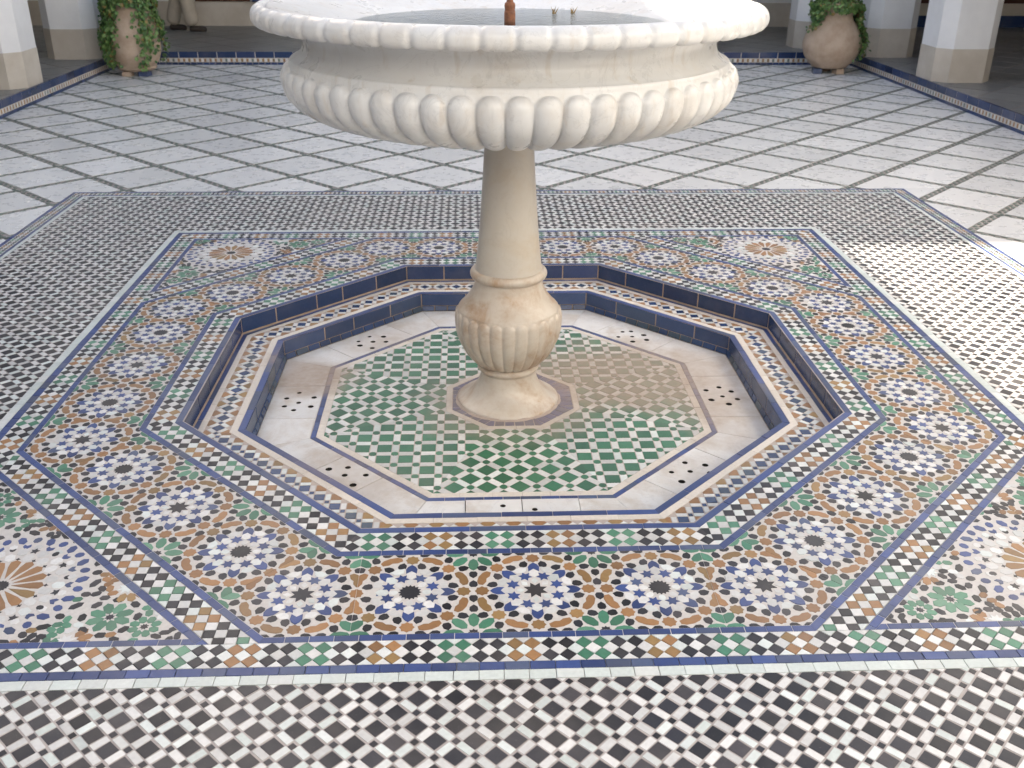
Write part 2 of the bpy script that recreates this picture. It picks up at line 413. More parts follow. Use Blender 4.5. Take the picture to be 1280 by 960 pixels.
# ------------------------------------------------------------------ mosaic square: outer border and black and white field
FO, FI = 2.535, 1.797
bed = MB().ring(sqr(OUT), sqr(FI), -.0013).build('checker_pavement', M['grout'], kind='structure', label='zellige field of black squares and white strips round the fountain')
mo = Mosaic(bed)
sides4 = [-PI/2, 0, PI/2, PI]
for phi in sides4:
    mt = mitre(phi, PI/4)
    strip(mo, 'blue_edging_tile', 'blue', phi, OUT-.022, OUT, -OUT, OUT, .075, mt)
    diamonds(mo, phi, OUT-.076, OUT-.022, -OUT, OUT, mt+[hp_r(phi, OUT-.0225), hp_r(phi, OUT-.0755, -1)])
    strip(mo, 'blue_edging_tile', 'blue', phi, OUT-.093, OUT-.076, -OUT, OUT, .075, mt)
    strip(mo, 'pale_edging_tile', 'mint', phi, FO, OUT-.093, -OUT, OUT, .075, mt)
P2 = .0865; P = P2/math.sqrt(2); A_, B_ = .0362, .0178
kx, ky = int(FO/P2)+2, int(FO/P2)+2
sqA = [(x*.985, y*.985) for x, y in rect(A_, A_)]
def clipF(x, y):
    c = [(1, 0, FO-.001), (-1, 0, FO-.001), (0, 1, FO-.001), (0, -1, FO-.001)]
    if max(abs(x), abs(y)) < FI+.07:
        if abs(x) > abs(y): c.append((-1, 0, -FI-.001) if x > 0 else (1, 0, -FI-.001))
        else: c.append((0, -1, -FI-.001) if y > 0 else (0, 1, -FI-.001))
    return c
def inF(x, y, m=.05): mx = max(abs(x), abs(y)); return FI-m < mx < FO+m
X0, Y0 = -.0305, -1.852
for i in range(-34, 35):
    for j in range(-8, 136):
        x = X0+(i+.5*(j % 2))*P2; y = Y0-.7785+ (j-8)*P2/2
        if not inF(x, y, .08): continue
        if inF(x, y): mo.add('black_tile', 'black', sqA, x, y, PI/4, clip=clipF(x, y), key='fA', jit=2.8)
        xs, ys = x+P2/2, y
        if inF(xs, ys): mo.add('small_black_tile', 'black', rect(B_*.8, B_*.8), xs, ys, PI/4, clip=clipF(xs, ys), key='fB', jit=3.5)
        for sg in (1, -1):
            xr, yr = x+P2/4, y+sg*P2/4
            if inF(xr, yr): mo.add('white_strip_tile', 'white' if random.random() < .9 else 'mint', rect(B_, A_+.002), xr, yr, sg*PI/4, clip=clipF(xr, yr), key='fW', jit=2.6)
mo.flush(300)

# ------------------------------------------------------------------ square border with its four corner panels
AO, AI, BO, BI, CO, CI = 1.653, 1.631, 1.300, 1.277, 1.190, 1.166
QI = 1.737
bed = MB()
o8 = octo(AO)
bed.ring([(FI, -FI), (FI, FI), (-FI, FI), (-FI, -FI)], [(1.5, -1.5), (1.5, 1.5), (-1.5, 1.5), (-1.5, -1.5)], -.006)
border = bed.build('border_pavement', M['grout'], kind='structure', label='square zellige border of coloured diamonds between blue edging lines')
mo = Mosaic(border)
for phi in sides4:
    mt = mitre(phi, PI/4)
    strip(mo, 'pale_edging_tile', 'mint', phi, 1.765, FI, -FI, FI, .061, mt)
    strip(mo, 'blue_edging_tile', 'blue', phi, QI, 1.765, -FI, FI, .059, mt)
    diamonds(mo, phi, AO, QI, -QI, QI, mt+[hp_r(phi, QI-.0008), hp_r(phi, AO+.0008, -1)])
for k in range(4):      # diagonal arms of the diamond band
    phi = PI/4+k*PI/2
    cl = [hp_r(phi, QI-.001), hp_r(phi, AO+.001, -1), (1, 0, AO-.001), (-1, 0, AO-.001), (0, 1, AO-.001), (0, -1, AO-.001)]
    diamonds(mo, phi, AO, QI, -.72, .72, cl, ph=3)
mo.flush(300)

# big rosette panel in each corner
def corner_panel(k):
    phi = PI/4+k*PI/2; s2 = math.sqrt(2)
    H0 = QI+.022; c0 = 1.4035
    leg = lambda a: [side(phi, H0-.022+0*a, 0)]
    tri = [side(phi, QI, s2*AO-QI), side(phi, QI, -(s2*AO-QI)), side(phi, s2*AO, 0)]
    vs = [(x, y, -.0011) for x, y in tri]
    nm = ['beyond the fountain on the side of the sunlit paving', 'beyond the fountain on the shaded side', 'before the fountain on the shaded side', 'before the fountain on the side of the sunlit paving'][k]
    pan = mesh_obj('corner_pavement', vs, [(0, 2, 1)] if area(tri) < 0 else [(0, 1, 2)], M['whitebed'], kind='structure', label='triangular zellige panel with a big ochre rosette, '+nm)
    mo = Mosaic(pan)
    sx = 1 if math.cos(phi) > 0 else -1; sy = 1 if math.sin(phi) > 0 else -1
    box = [(sx, 0, AO), (0, sy, AO)]
    strip(mo, 'blue_edging_tile', 'blue', phi, QI, H0, -.75, .75, .057, box)
    phx = 0 if sx > 0 else PI; phy = PI/2 if sy > 0 else -PI/2
    hyp = hp_r(phi, H0, -1)
    for ph_, oth in ((phx, sy), (phy, sx)):
        t1 = 1.66
        d = (PI/4 if (math.cos(ph_)*math.sin(phi)-math.sin(ph_)*math.cos(phi)) > 0 else -PI/4)
        strip(mo, 'blue_edging_tile', 'blue', ph_, AI, AO, .70*(1 if d > 0 else -1) if d > 0 else -1.66, 1.66 if d > 0 else -.70, .057, [hyp]+mitre(ph_+d/2*0, PI/4))
    inner = [(sx, 0, AI-.0008), (0, sy, AI-.0008), hp_r(phi, H0+.0008, -1)]
    C0 = (sx*c0, sy*c0); RR = .2285
    def put(kind, mat, poly, r, a, rot=0, key=None, jit=1):
        aa = phi+a; mo.add(kind, mat, [(u*RR, v*RR) for u, v in poly], C0[0]+RR*r*math.cos(aa), C0[1]+RR*r*math.sin(aa), aa+rot, clip=inner, key=('big', key) if key else None, jit=jit)
    put('black_star', 'black', star(.105, .085, 16), 0, 0, key='c')
    n = 16
    for i in range(n):
        a = 2*PI*i/n; h = PI/n
        put('ochre_spear', 'ochre', [(-.18, 0), (.05, .056), (.15, .06), (.19, 0), (.15, -.06), (.05, -.056)], .31, a, key='sp')
        put('white_petal', 'white', hexa(.08, .055), .555, a+h, key='w1')
        put('black_chip', 'black', star(.03, .015, 4), .52, a, key='bc')
        put('white_petal', 'white', hexa(.08, .058), .665, a, key='w2')
        if i % 2: put('black_star', 'black', star(.06, .03, 5), .695, a+h, key='bs')
        else: put('black_drop', 'black', ell(.05, .04), .735, a+h, key='bd')
        put('blue_chip', 'blue', [(-.055, 0), (0, .05), (.045, .042), (.02, 0), (.045, -.042), (0, -.05)], .775, a, key='b1')
        put('blue_oval', 'blue', hexa(.082, .048, .5), .905, a+h*.55, rot=R(24), key='b2')
        put('blue_oval', 'blue', ell(.06, .05), .915, a-h*.45, rot=R(-20), key='b3')
        put('black_oval', 'black', hexa(.09, .043, .5), 1.075, a+h*.1, rot=R(60), key='k1')
        put('black_oval', 'black', ell(.06, .048), 1.055, a+h*1.1, key='k2')
    for i in range(n):
        a = 2*PI*i/n; h = PI/n
        put('white_petal', 'white', hexa(.05, .045), .775, a+h*1.0, key='w3')
    # the three corners of the panel: fans of ochre and flowers of green
    verts = [(s2*AO-s2*c0-.03, 0), None, None]
    tip = [side(phi, s2*AI-.0, 0), side(phi, H0, s2*AI-H0), side(phi, H0, -(s2*AI-H0))]
    for q, tp in enumerate(tip):
        dx, dy = tp[0]-C0[0], tp[1]-C0[1]; L = math.hypot(dx, dy); a0 = math.atan2(dy, dx)
        def at(kind, mat, poly, l, v, ang, key):
            mo.add(kind, mat, [(u*RR, w_*RR) for u, w_ in poly], C0[0]+l*math.cos(a0)-v*math.sin(a0), C0[1]+l*math.sin(a0)+v*math.cos(a0), a0+ang, clip=inner, key=('big', key))
        fl = L-.135*(1.0 if q == 0 else 1.75)
        if q == 0: fl = 1.24*RR+.01
        for i in range(8):
            a = i*PI/4
            at('green_leaf', 'green', hexa(.10, .055), fl+.036*math.cos(a), .036*math.sin(a), a, 'gl')
        at('black_star', 'black', star(.055, .035, 8), fl, 0, 0, 'gs')
        for i in range(8):
            a = i*PI/4+PI/8
            at('black_oval', 'black', hexa(.07, .042), fl+.069*math.cos(a), .069*math.sin(a), a+PI/2, 'gk')
        for sg in (1, -1):
            for i in range(6):
                a = R(-75+30*i)*sg
                if q == 0: at('ochre_petal', 'ochre', hexa(.085, .045), fl-.075+.045*math.cos(a), sg*.085+.045*math.sin(a), a, 'of')
        if q:
            for i in range(8):
                a = i*PI/4
                at('green_leaf', 'green', hexa(.06, .042), fl+.105+.028*math.cos(a), .028*math.sin(a), a, 'gl2')
            at('black_star', 'black', star(.05, .03, 8), fl+.105, 0, 0, 'gs2')
            for i in range(5):
                at('black_oval', 'black', hexa(.07, .035), fl+.155+.012*i, (i % 3-1)*.02, .5*i, 'gk3')
            for sg in (1, -1):
                for i in range(6):
                    a = R(-75+30*i)
                    at('ochre_petal', 'ochre', hexa(.085, .045), fl-.035+.045*math.cos(a), sg*.112+.045*math.sin(a)*.9, a, 'of')
                at('white_star', 'white', star(.11, .06, 8), fl-.04, sg*.112, 0, 'ws')
    # remaining ground of the panel: small ovals packed between the figures
    occ = [(it[4][0], it[4][1], math.sqrt(abs(area(it[3]))/PI)) for it in mo.items if it[0] != 'blue_edging_tile']
    rg = random.Random(k); gx = .0235
    cand = [(x+rg.gauss(0, .002), y+rg.gauss(0, .002)) for x, y in ((C0[0]+(i+.5*(j % 2))*gx, C0[1]+j*gx*.87) for i in range(-30, 31) for j in range(-34, 35))]
    for x, y in cand:
        if any(nx*x+ny*y > d+.004 for nx, ny, d in inner): continue
        if any((x-ox)**2+(y-oy)**2 < (orad+.0105)**2 for ox, oy, orad in occ): continue
        dc = math.hypot(x-C0[0], y-C0[1])/RR
        if dc < 1.0: continue
        c_ = ('black', 'ochre', 'black', 'green', 'white')[int((math.atan2(y-C0[1], x-C0[0])*4+dc*5)) % 5]
        mo.add(c_+'_oval', c_, hexa(.0145, .0092), x, y, rg.uniform(0, PI), clip=inner, key=('fill', 0)); occ.append((x, y, .0085))
    mo.flush(300)
for k in range(4): corner_panel(k)

# ------------------------------------------------------------------ rosette band
band = MB().ring(octo(AO), octo(BI), -.0011).build('rosette_pavement', M['whitebed'], kind='structure', label='octagonal zellige band of blue and white rosettes ringed with ochre')
mo = Mosaic(band)
sides8 = [-PI/2+k*PI/4 for k in range(8)]
RM, HB = (AI+BO)/2, (AI-BO)/2
for k, phi in enumerate(sides8):
    mt = mitre(phi, PI/8)
    strip(mo, 'blue_edging_tile', 'blue', phi, AI, AO, -AO*T8, AO*T8, .060, mt)
    strip(mo, 'blue_edging_tile', 'blue', phi, BI, BO, -BO*T8, BO*T8, .060, mt)
DROP = [(u*1.13, v*1.2) for u, v in ((.085, .0), (.035, .052), (-.03, .058), (-.07, .035), (-.07, -.035), (-.03, -.058), (.035, -.052))]
BEAN = [(.025, -.185), (.075, -.12), (.095, 0), (.075, .12), (.025, .185), (-.05, .175), (-.068, .075), (-.04, 0), (-.068, -.075), (-.05, -.175)]
WING = [(.475, 0), (.51, .075), (.60, .125), (.605, .07), (.635, 0), (.605, -.07), (.60, -.125), (.51, -.075)]
TIPB = [(.72, 0), (.67, .06), (.60, .094), (.485, .086), (.55, 0), (.485, -.086), (.60, -.094), (.67, -.06)]
LEAF = [(.16, 0), (.11, .062), (0, .088), (-.11, .062), (-.16, 0), (-.11, -.062), (0, -.088), (.11, -.062)]
def core(cx, cy, base, typ, clip):
    def put(kind, mat, poly, r, a, rot=0, key=None, off=(0, 0)):
        aa = base+a; mo.add(kind, mat, [((u+off[0])*HB, v*HB) for u, v in poly], cx+HB*r*math.cos(aa), cy+HB*r*math.sin(aa), aa+rot, clip=clip, key=('ros', key))
    if typ: put('black_star', 'black', star(.185, .145, 16), 0, 0, key='c16')
    else: put('black_star', 'black', star(.20, .115, 8, PI/8), 0, 0, key='c8')
    for i in range(8):
        a = i*PI/4; h = PI/8
        if typ: put('white_petal', 'white', ell(.075, .056), .262, a, key='p1')
        else: put('white_petal', 'white', [(-.075, 0), (0, .055), (.075, .0), (0, -.055)], .235, a, key='p0')
        put('white_petal', 'white', hexa(.108, .074, .45), .442, a, key='p2')
        put('blue_star', 'blue', star(.118, .062, 6), .378, a+h, key='bs')
        put('blue_tip', 'blue', TIPB, 0, a, key='bt')
        put('white_wing', 'white', WING, 0, a+h, key='wg')
        for sg in (1, -1):
            put('black_drop', 'black', DROP, .695, a+h+sg*R(9.6), rot=sg*R(28), key='dr')
        put('ochre_star', 'ochre', star(.118, .095, 8), .845, a, key='os')
        put('ochre_bean', 'ochre', BEAN, .875, a+h, key='ob')
def corners(cx, cy, base, clip, sxs, shared=(True, True)):
    """pieces between the rosette and the corners of its square cell; x runs along the band"""
    c, s = math.cos(base), math.sin(base)
    def put(kind, mat, poly, x, y, ang, key):
        mo.add(kind, mat, [(u*HB, v*HB) for u, v in poly], cx+HB*(c*x-s*y), cy+HB*(s*x+c*y), base+ang, clip=clip, key=('ros', key))
    for sx in sxs:
        mid = shared[0] if sx < 0 else shared[1]
        for sy in (1, -1):
            a = math.atan2(sy, sx)
            for sg in (1, -1): put('black_drop', 'black', DROP, 1.03*math.cos(a+sg*R(9.5)), 1.03*math.sin(a+sg*R(9.5)), a+sg*R(30), 'dr')
            put('green_leaf', 'green', LEAF, sx-.215*sx, sy-.215*sy, a, 'lf')
            put('green_leaf', 'green', LEAF, sx*.70, sy*1.0, 0, 'lf')
            if mid:
                put('green_leaf', 'green', LEAF, sx, sy*.70, PI/2, 'lf')
                put('black_star', 'black', star(.09, .06, 8), sx, sy, 0, 'ks')
                put('black_drop', 'black', DROP, sx, sy*.43, -PI/2*sy, 'dr')
                put('black_drop', 'black', DROP, sx, sy*.185, PI/2*sy, 'dr')
    for sy in (1, -1):
        for t in (.20, -.20): put('black_drop', 'black', DROP, t, sy*1.0, 0 if t > 0 else PI, 'dr')
        for t in (.42, -.42): put('black_drop', 'black', DROP, t, sy*1.0, PI if t > 0 else 0, 'dr')
SP = 2*HB*.99; TC = RM*T8
for k, phi in enumerate(sides8):
    base = phi-PI/2      # x along the band (t reversed), y outward
    rin, rout = hp_r(phi, BO+.0008, -1), hp_r(phi, AI-.0008)
    cut = (SP+TC)/2
    for i in (-1, 0, 1):
        cl = [rin, rout]
        if i == 1: cl.append(hp_t(phi, cut-.0006))
        if i == -1: cl.append(hp_t(phi, -cut+.0006, -1))
        x, y = side(phi, RM, i*SP)
        core(x, y, base, (i+k*0) % 2 == 1, cl)
        # local +x is direction (cos(base), sin(base)) = -t
        sxs = (1, -1)
        corners(x, y, base, cl, sxs, shared=(True if i in (1,) else False if i == -1 and False else (i == 1 or i == 0 or i == -1) and (i >= 0 or True), i <= 0 and i == -1 or i == -1))
    # rosette on the corner after this side (t>0)
    phn = phi+PI/4; mid = phi+PI/8
    rc = RM/math.cos(PI/8); cx, cy = rc*math.cos(mid), rc*math.sin(mid)
    cl = [rout, hp_r(phn, AI-.0008), hp_t(phi, cut+.0006, -1), hp_t(phn, -cut-.0006)]
    # the inner edge is a re-entrant corner of the band: clip each half on its own side
    core(cx, cy, base, False if True else True, cl+[(-math.cos(mid), -math.sin(mid), -(BO+.0008)/math.cos(PI/8))])
    for ph_, sgn in ((phi, 1), (phn, -1)):
        b2 = ph_-PI/2
        half = [(math.cos(mid+PI/2)*sgn, math.sin(mid+PI/2)*sgn, 0)]
        corners(cx, cy, b2, cl+half+[hp_r(ph_, BO+.0008, -1)], (1,) if sgn > 0 else (-1,), shared=(False, False))
mo.flush(300)

# ------------------------------------------------------------------ inner diamond border, pool rim, steps and floor
Z1, Z2 = -.077, -.165
bed = MB().ring(octo(BI), octo(CI-.004), -.0016).build('rim_pavement', M['grout'], kind='structure', label='octagonal diamond border and blue kerb round the sunken pool')
mo = Mosaic(bed)
for phi in sides8:
    mt = mitre(phi, PI/8)
    diamonds(mo, phi, CO, BI, -BI*T8, BI*T8, mt+[hp_r(phi, BI-.0008), hp_r(phi, CO+.0008, -1)], ph=5)
    strip(mo, 'kerb_tile', 'blue', phi, CI, CO, -CO*T8, CO*T8, .165, mt)
mo.flush(300)
EO, EI = 1.000, .975
pb = MB(); DO_ = .7655
pb.ring(octo(CI), octo(EI), Z1-.0014)
pb.ring(octo(EI), octo(DO_), Z2-.042); pb.ring(octo(DO_), octo(.02), Z2-.0014)
wb = MB()
for a, z0, z1 in ((CI+.0006, Z1-.002, -.0025), (EI+.0006, Z2-.042, Z1-.0025)):
    b = len(wb.v); o = octo(a); wb.v += [(x, y, z0) for x, y in o]+[(x, y, z1) for x, y in o]
    wb.f += [(b+(i+1) % 8, b+i, b+8+i, b+8+(i+1) % 8) for i in range(8)]
pool = pb.build('pool', M['grout_pool'], kind='structure', label='sunken octagonal fountain pool of two tiled steps with a marble and green tile floor')
wb.build('riser_mortar', M['orange_grout'], pool)
# vertical riser tiles
def riser(parent, kind, mat, phi, a, z0, z1, ln, slope=0, g=.0052, th=.006):
    hl = a*T8; n = max(1, round(2*hl/ln)); L = 2*hl/n
    e = [-hl+L*i+(random.uniform(-.12, .12)*L if 0 < i < n else 0) for i in range(n+1)]
    for i in range(n):
        t0, t1 = e[i]+g/2, e[i+1]-g/2
        c = .0016
        vs = []
        for r_, m_ in ((a+.004, 0), (a-.0, c*.3), (a-.0012, c)):
            for tt, zz in ((t0+m_, z0+m_), (t1-m_, z0+m_), (t1-m_, z1-m_), (t0+m_, z1-m_)):
                f_ = (zz-z0)/(z1-z0); x, y = side(phi, r_-slope*(1-f_), tt); vs.append((x, y, zz))
        fs = [(8, 11, 10, 9)]
        for L_ in (0, 4): fs += [(L_+i_, L_+4+i_, L_+4+(i_+1) % 4, L_+(i_+1) % 4) for i_ in range(4)]
        mesh_obj(kind, vs, fs, M[mat], parent)
for phi in sides8:
    riser(pool, 'riser_tile', 'navy', phi, CI, Z1+.006, -.0035, .20)
    riser(pool, 'riser_tile', 'inkblue', phi, EI, Z2+.026, Z1-.0035, .20)
    riser(pool, 'foot_tile', 'inkblue', phi, EI-.002, Z2+.002, Z2+.024, .062, slope=.008)
    hl = CI*T8
    x0, y0 = side(phi, CI-.0005, -hl+.003); x1, y1 = side(phi, CI-.0005, hl-.003)
    x2, y2 = side(phi, CI-.005, hl-.005); x3, y3 = side(phi, CI-.005, -hl+.005)
    mesh_obj('mortar_fillet', [(x0, y0, Z1+.0055), (x1, y1, Z1+.0055), (x2, y2, Z1-.002), (x3, y3, Z1-.002)], [(0, 1, 2, 3)], M['orange_grout'], pool)
mo = Mosaic(pool, Z1)
LI, LO = 1.027, 1.120
for phi in sides8:
    mt = mitre(phi, PI/8)
    strip(mo, 'blue_edging_tile', 'blue_pool', phi, 1.143, CI-.004, -CI*T8, CI*T8, .16, mt)
    strip(mo, 'white_edging_tile', 'cream_pool', phi, LO, 1.143, -CI*T8, CI*T8, .14, mt)
    strip(mo, 'white_edging_tile', 'cream_pool', phi, EO, LI, -LI*T8, LI*T8, .14, mt)
    strip(mo, 'blue_edging_tile', 'blue_pool', phi, EI-.001, EO, -EO*T8, EO*T8, .165, mt)
    rm = (LI+LO)/2; p2 = LO-LI; cl = mt+[hp_r(phi, LO-.0008), hp_r(phi, LI+.0008, -1)]
    p2 = .078; n = int(LO*T8/p2)+2; a_, b_ = p2/1.4142*.60, p2/1.4142*.29
    for i in range(-n, n+1):
        x, y = side(phi, rm, i*p2); mo.add('navy_tile', 'inkblue', rect(a_, a_), x, y, phi+PI/4, clip=cl, key='lA')
        x, y = side(phi, rm, (i+.5)*p2); mo.add('small_navy_tile', 'inkblue', rect(b_*.85, b_*.85), x, y, phi+PI/4, clip=cl, key='lB')
        for sr in (1, -1):
            x, y = side(phi, rm+sr*p2/2, (i+.5)*p2); mo.add('ochre_triangle', 'ochre', rect(a_, a_), x, y, phi+PI/4, clip=cl, key='lC')
            for st in (1, -1):
                x, y = side(phi, rm+sr*p2/4, (i+st*.25)*p2)
                mo.add('white_strip_tile', 'white_pool', rect(b_, a_), x, y, phi+PI/4*(sr*st), clip=cl, key='lW')
                
mo.flush(300)

mo = Mosaic(pool, Z2)
DO, DI, GI, G0 = .764, .744, .716, .264
for k, phi in enumerate(sides8):
    mt = mitre(phi, PI/8)
    strip(mo, 'blue_edging_tile', 'blue_pool', phi, DI, DO, -DO*T8, DO*T8, .062, mt)
    strip(mo, 'white_edging_tile', 'cream_pool', phi, GI, DI, -DI*T8, DI*T8, .11, mt)
    strip(mo, 'white_edging_tile', 'cream_pool', phi, G0-.024, G0, -G0*T8, G0*T8, .13, mt)
    # green squares, white bars and small green rounds, turned with each side
    p2 = .113; pp = p2/math.sqrt(2); a_, b_ = pp*.635, pp*.30
    cl = mt+[hp_r(phi, GI-.0008), hp_r(phi, G0+.0008, -1)]
    for i in range(-5, 6):
        for j in range(-1, 10):
            t = (i+.5*(j % 2))*p2; r_ = GI-.035-j*p2/2
            if r_ < .2: continue
            x, y = side(phi, r_, t); mo.add('green_tile', 'green_pool', rect(a_, a_), x, y, phi+PI/4, clip=cl, key='gA', jit=1.6)
            x, y = side(phi, r_, t+p2/2); mo.add('small_green_tile', 'green_pool', ngon(b_*.58, 8, PI/8), x, y, phi+PI/4, clip=cl, key='gB', jit=1.6)
            for sr in (1, -1):
                x, y = side(phi, r_+sr*p2/4, t+p2/4); mo.add('white_bar_tile', 'white_pool', rect(b_, a_), x, y, phi+PI/4*sr, clip=cl, key='gW', jit=1.2)
    # blue collar of radial tiles round the foot
    n = 6
    for i in range(n):
        t = (i-(n-1)/2)*(G0*2*T8/n)
        x, y = side(phi, G0-.024-.05, t); mo.add('collar_tile', 'blue_pool', rect(.1, G0*2*T8/n-.003), x, y, phi+t*1.2, clip=mt+[hp_r(phi, G0-.026)], jit=1)
mo.flush(300)
# marble slabs of the pool floor, some pierced with drain holes
def slab(poly, holes, z, th=.014, name='marble_slab', mat='poolslab', tilt=0):
    if area(poly) < 0: poly = poly[::-1]
    vs = [Vector(p) for p in poly]; n = len(poly); edges = [(i, (i+1) % n) for i in range(n)]
    loops = [list(range(n))]
    for hx, hy, hr in holes:
        b = len(vs); m_ = 10; sx = 1
        vs += [Vector((hx+hr*sx*math.cos(2*PI*i/m_), hy+hr*math.sin(2*PI*i/m_))) for i in range(m_)]
        edges += [(b+i, b+(i+1) % m_) for i in range(m_)]; loops.append([b+i for i in range(m_)][::-1])
    v2, e2, f2, *_ = delaunay_2d_cdt(vs, edges, [], 1, 1e-6)
    def solid(f):
        c_ = sum((v2[i] for i in f), Vector((0, 0)))/len(f)
        return all(math.hypot(c_.x-hx, c_.y-hy) > hr*.97 for hx, hy, hr in holes)
    if holes: f2 = [f for f in f2 if solid(f)]
    zt = lambda x, y: z+tilt*(x+y)*.01
    V = [(p.x, p.y, zt(p.x, p.y)) for p in v2]; F = [tuple(f) for f in f2]
    F = [f if area([V[i][:2] for i in f]) > 0 else f[::-1] for f in F]
    b = len(V); V += [(p.x, p.y, z-th) for p in vs]; t0 = len(V); V += [(p.x, p.y, zt(p.x, p.y)) for p in vs]
    for lp in loops:
        m_ = len(lp); F += [(b+lp[i], b+lp[(i+1) % m_], t0+lp[(i+1) % m_], t0+lp[i]) for i in range(m_)]
    o = mesh_obj(name, V, F, M[mat], pool)
    for hx, hy, hr in holes:
        V = [(hx+hr*.985*math.cos(2*PI*i/10), hy+hr*.985*math.sin(2*PI*i/10), zz) for zz in (z-.0015, z-.036) for i in range(10)]      # dark sleeve added inside the hole, its shade put into the colour
        mesh_obj('drain_hole', V, [(i, 10+i, 10+(i+1) % 10, (i+1) % 10) for i in range(10)]+[tuple(range(10, 20))], M['hole'], pool)
    return o
SO, SI = EI-.011, DO+.002
rng = random.Random(3)
for k, phi in enumerate(sides8):
    mt = mitre(phi, PI/8); hl = SO*T8
    cuts = [-hl-.05, -hl*.36+rng.uniform(-.05, .05), hl*.36+rng.uniform(-.05, .05), hl+.05]
    if k == 0: cuts = [-hl-.05, -.187, .0, .190, hl+.05]
    for i in range(len(cuts)-1):
        poly = [side(phi, SI, cuts[i]+.0015), side(phi, SI, cuts[i+1]-.0015), side(phi, SO, cuts[i+1]-.0015), side(phi, SO, cuts[i]+.0015)]
        if area(poly) < 0: poly = poly[::-1]
        poly = clip_poly(poly, [(nx, ny, d-.001) for nx, ny, d in mt])
        if len(poly) < 3: continue
        holes = []
        z = Z2
        rm = (SI+SO)/2; tm = (cuts[i]+cuts[i+1])/2
        if k == 0 and i in (1, 2):
            z = Z2+.006
            pts = [(-.055, .03), (.0, .045)] if i == 1 else [(-.03, -.055)]
            holes = [(*side(phi, rm+a, tm+b), .010) for a, b in pts]
            poly = clip_poly(poly, [hp_r(phi, SO-.010), hp_r(phi, SI+.006, -1)])
        elif i == 1 and k != 0:
            hs = [(-.06, -.04), (-.065, .045), (-.005, -.075), (-.015, .0), (-.003, .07), (.04, -.03), (.035, .04)]
            holes = [(*side(phi, rm+a*1.05+rng.uniform(-.006, .006), tm+b+rng.uniform(-.008, .008)), .0115*rng.uniform(.85, 1.2)) for a, b in hs]
        slab(poly, holes, z, th=.041)

# ------------------------------------------------------------------ fountain
FX = -.0165
ft = empty('fountain', (FX, 0, Z2), label='white marble pedestal fountain with fluted bowl standing in the tiled pool', cat='fountain')
def up_(pts): return [(r, z-Z2) for r, z in pts]
NG = 58; SEG = NG*14
def lobes(th, N): u = (th*N/(2*PI)) % 1.0*2-1; return u
# bowl body: scotia, fillet, gadrooned belly
top = densify(up_([(.790, 1.281), (.738, 1.275), (.709, 1.252), (.699, 1.215), (.707, 1.185), (.730, 1.166), (.7435, 1.160)]), 5)
fil = up_([(.744, 1.1595), (.7475, 1.155), (.7485, 1.148), (.7495, 1.141)])
bel = densify(up_([(.750, 1.140), (.7555, 1.120), (.756, 1.090), (.742, 1.052), (.705, 1.018), (.645, .990), (.560, .968), (.450, .953), (.31, .945), (.17, .940)]), 9)
prof = top+fil+bel
Sarr = np.concatenate([[0], np.cumsum([math.dist(prof[i], prof[i+1]) for i in range(len(prof)-1)])])
s0 = Sarr[len(top)+len(fil)]
def gad(i, th):
    r = prof[i][0]; half = PI*r/NG; ss = Sarr[i]-s0
    if ss <= 0: return np.zeros_like(th)
    u = lobes(th, NG); cap = PI*.75/NG*1.05
    wv = np.clip((cap-ss)/cap, 0, 1)
    return .024*(r/.75)**.8*np.sqrt(np.clip(1-u*u-wv*wv, 0, 1))
bowl = lathe('bowl', prof, M['bowl'], ft, SEG, gad)
# lobed rim with inside of the basin
NR = 56
inn = densify(up_([(.004, 1.180), (.15, 1.183), (.30, 1.200), (.42, 1.225), (.53, 1.262), (.66, 1.296), (.745, 1.318), (.775, 1.327), (.786, 1.3285)]), 5)
lip = up_([(.792, 1.3295), (.803, 1.3295), (.8065, 1.326), (.808, 1.3225)])
rimo = densify(up_([(.809, 1.3215), (.826, 1.3185), (.8385, 1.309), (.842, 1.299), (.840, 1.289), (.833, 1.282), (.824, 1.2795)]), 6)
tail = up_([(.821, 1.279), (.79, 1.277), (.768, 1.276)])
prof2 = inn+lip+rimo+tail
n1, n2 = len(inn)+len(lip), len(inn)+len(lip)+len(rimo)
def rml(i, th):
    if not (n1 <= i < n2): return np.zeros_like(th)
    u = lobes(th+.02, NR); f = (i-n1)/(n2-n1-1); e = 1-abs(2*f-1)**6
    return .0165*e*np.clip(1-np.abs(u)**6, 0, 1)**.6
lathe('rim', prof2, M['bowl'], ft, NR*14, rml)
# stem
lathe('column', densify(up_([(.150, .955), (.092, .945), (.089, .87), (.0985, .70), (.1135, .50), (.1245, .40), (.127, .384)]), 6), M['stemtop'], ft, 64)
lathe('collar', densify(up_([(.120, .386), (.136, .3845), (.1445, .376), (.1465, .366), (.142, .356), (.133, .350), (.120, .3485)]), 4), M['stem'], ft, 96)
NB = 26
bt = densify(up_([(.127, .350), (.1285, .335), (.135, .312), (.152, .281), (.174, .253), (.188, .239), (.193, .233)]), 4)
bb = densify(up_([(.1935, .2325), (.197, .217), (.1985, .185), (.195, .142), (.183, .098), (.161, .054), (.134, .020), (.114, .006), (.102, .001)]), 8)
prof3 = bt+bb; S3 = np.concatenate([[0], np.cumsum([math.dist(prof3[i], prof3[i+1]) for i in range(len(prof3)-1)])]); s3 = S3[len(bt)]
def gad2(i, th):
    ss = S3[i]-s3
    if ss <= 0: return np.zeros_like(th)
    u = lobes(th+.03, NB); cap = PI*.19/NB; wv = np.clip((cap+.008-ss)/cap, 0, 1)
    return .009*(prof3[i][0]/.19)**.6*np.sqrt(np.clip(1-u*u-wv*wv, 0, 1))
lathe('bulb', prof3, M['stem'], ft, NB*14, gad2)
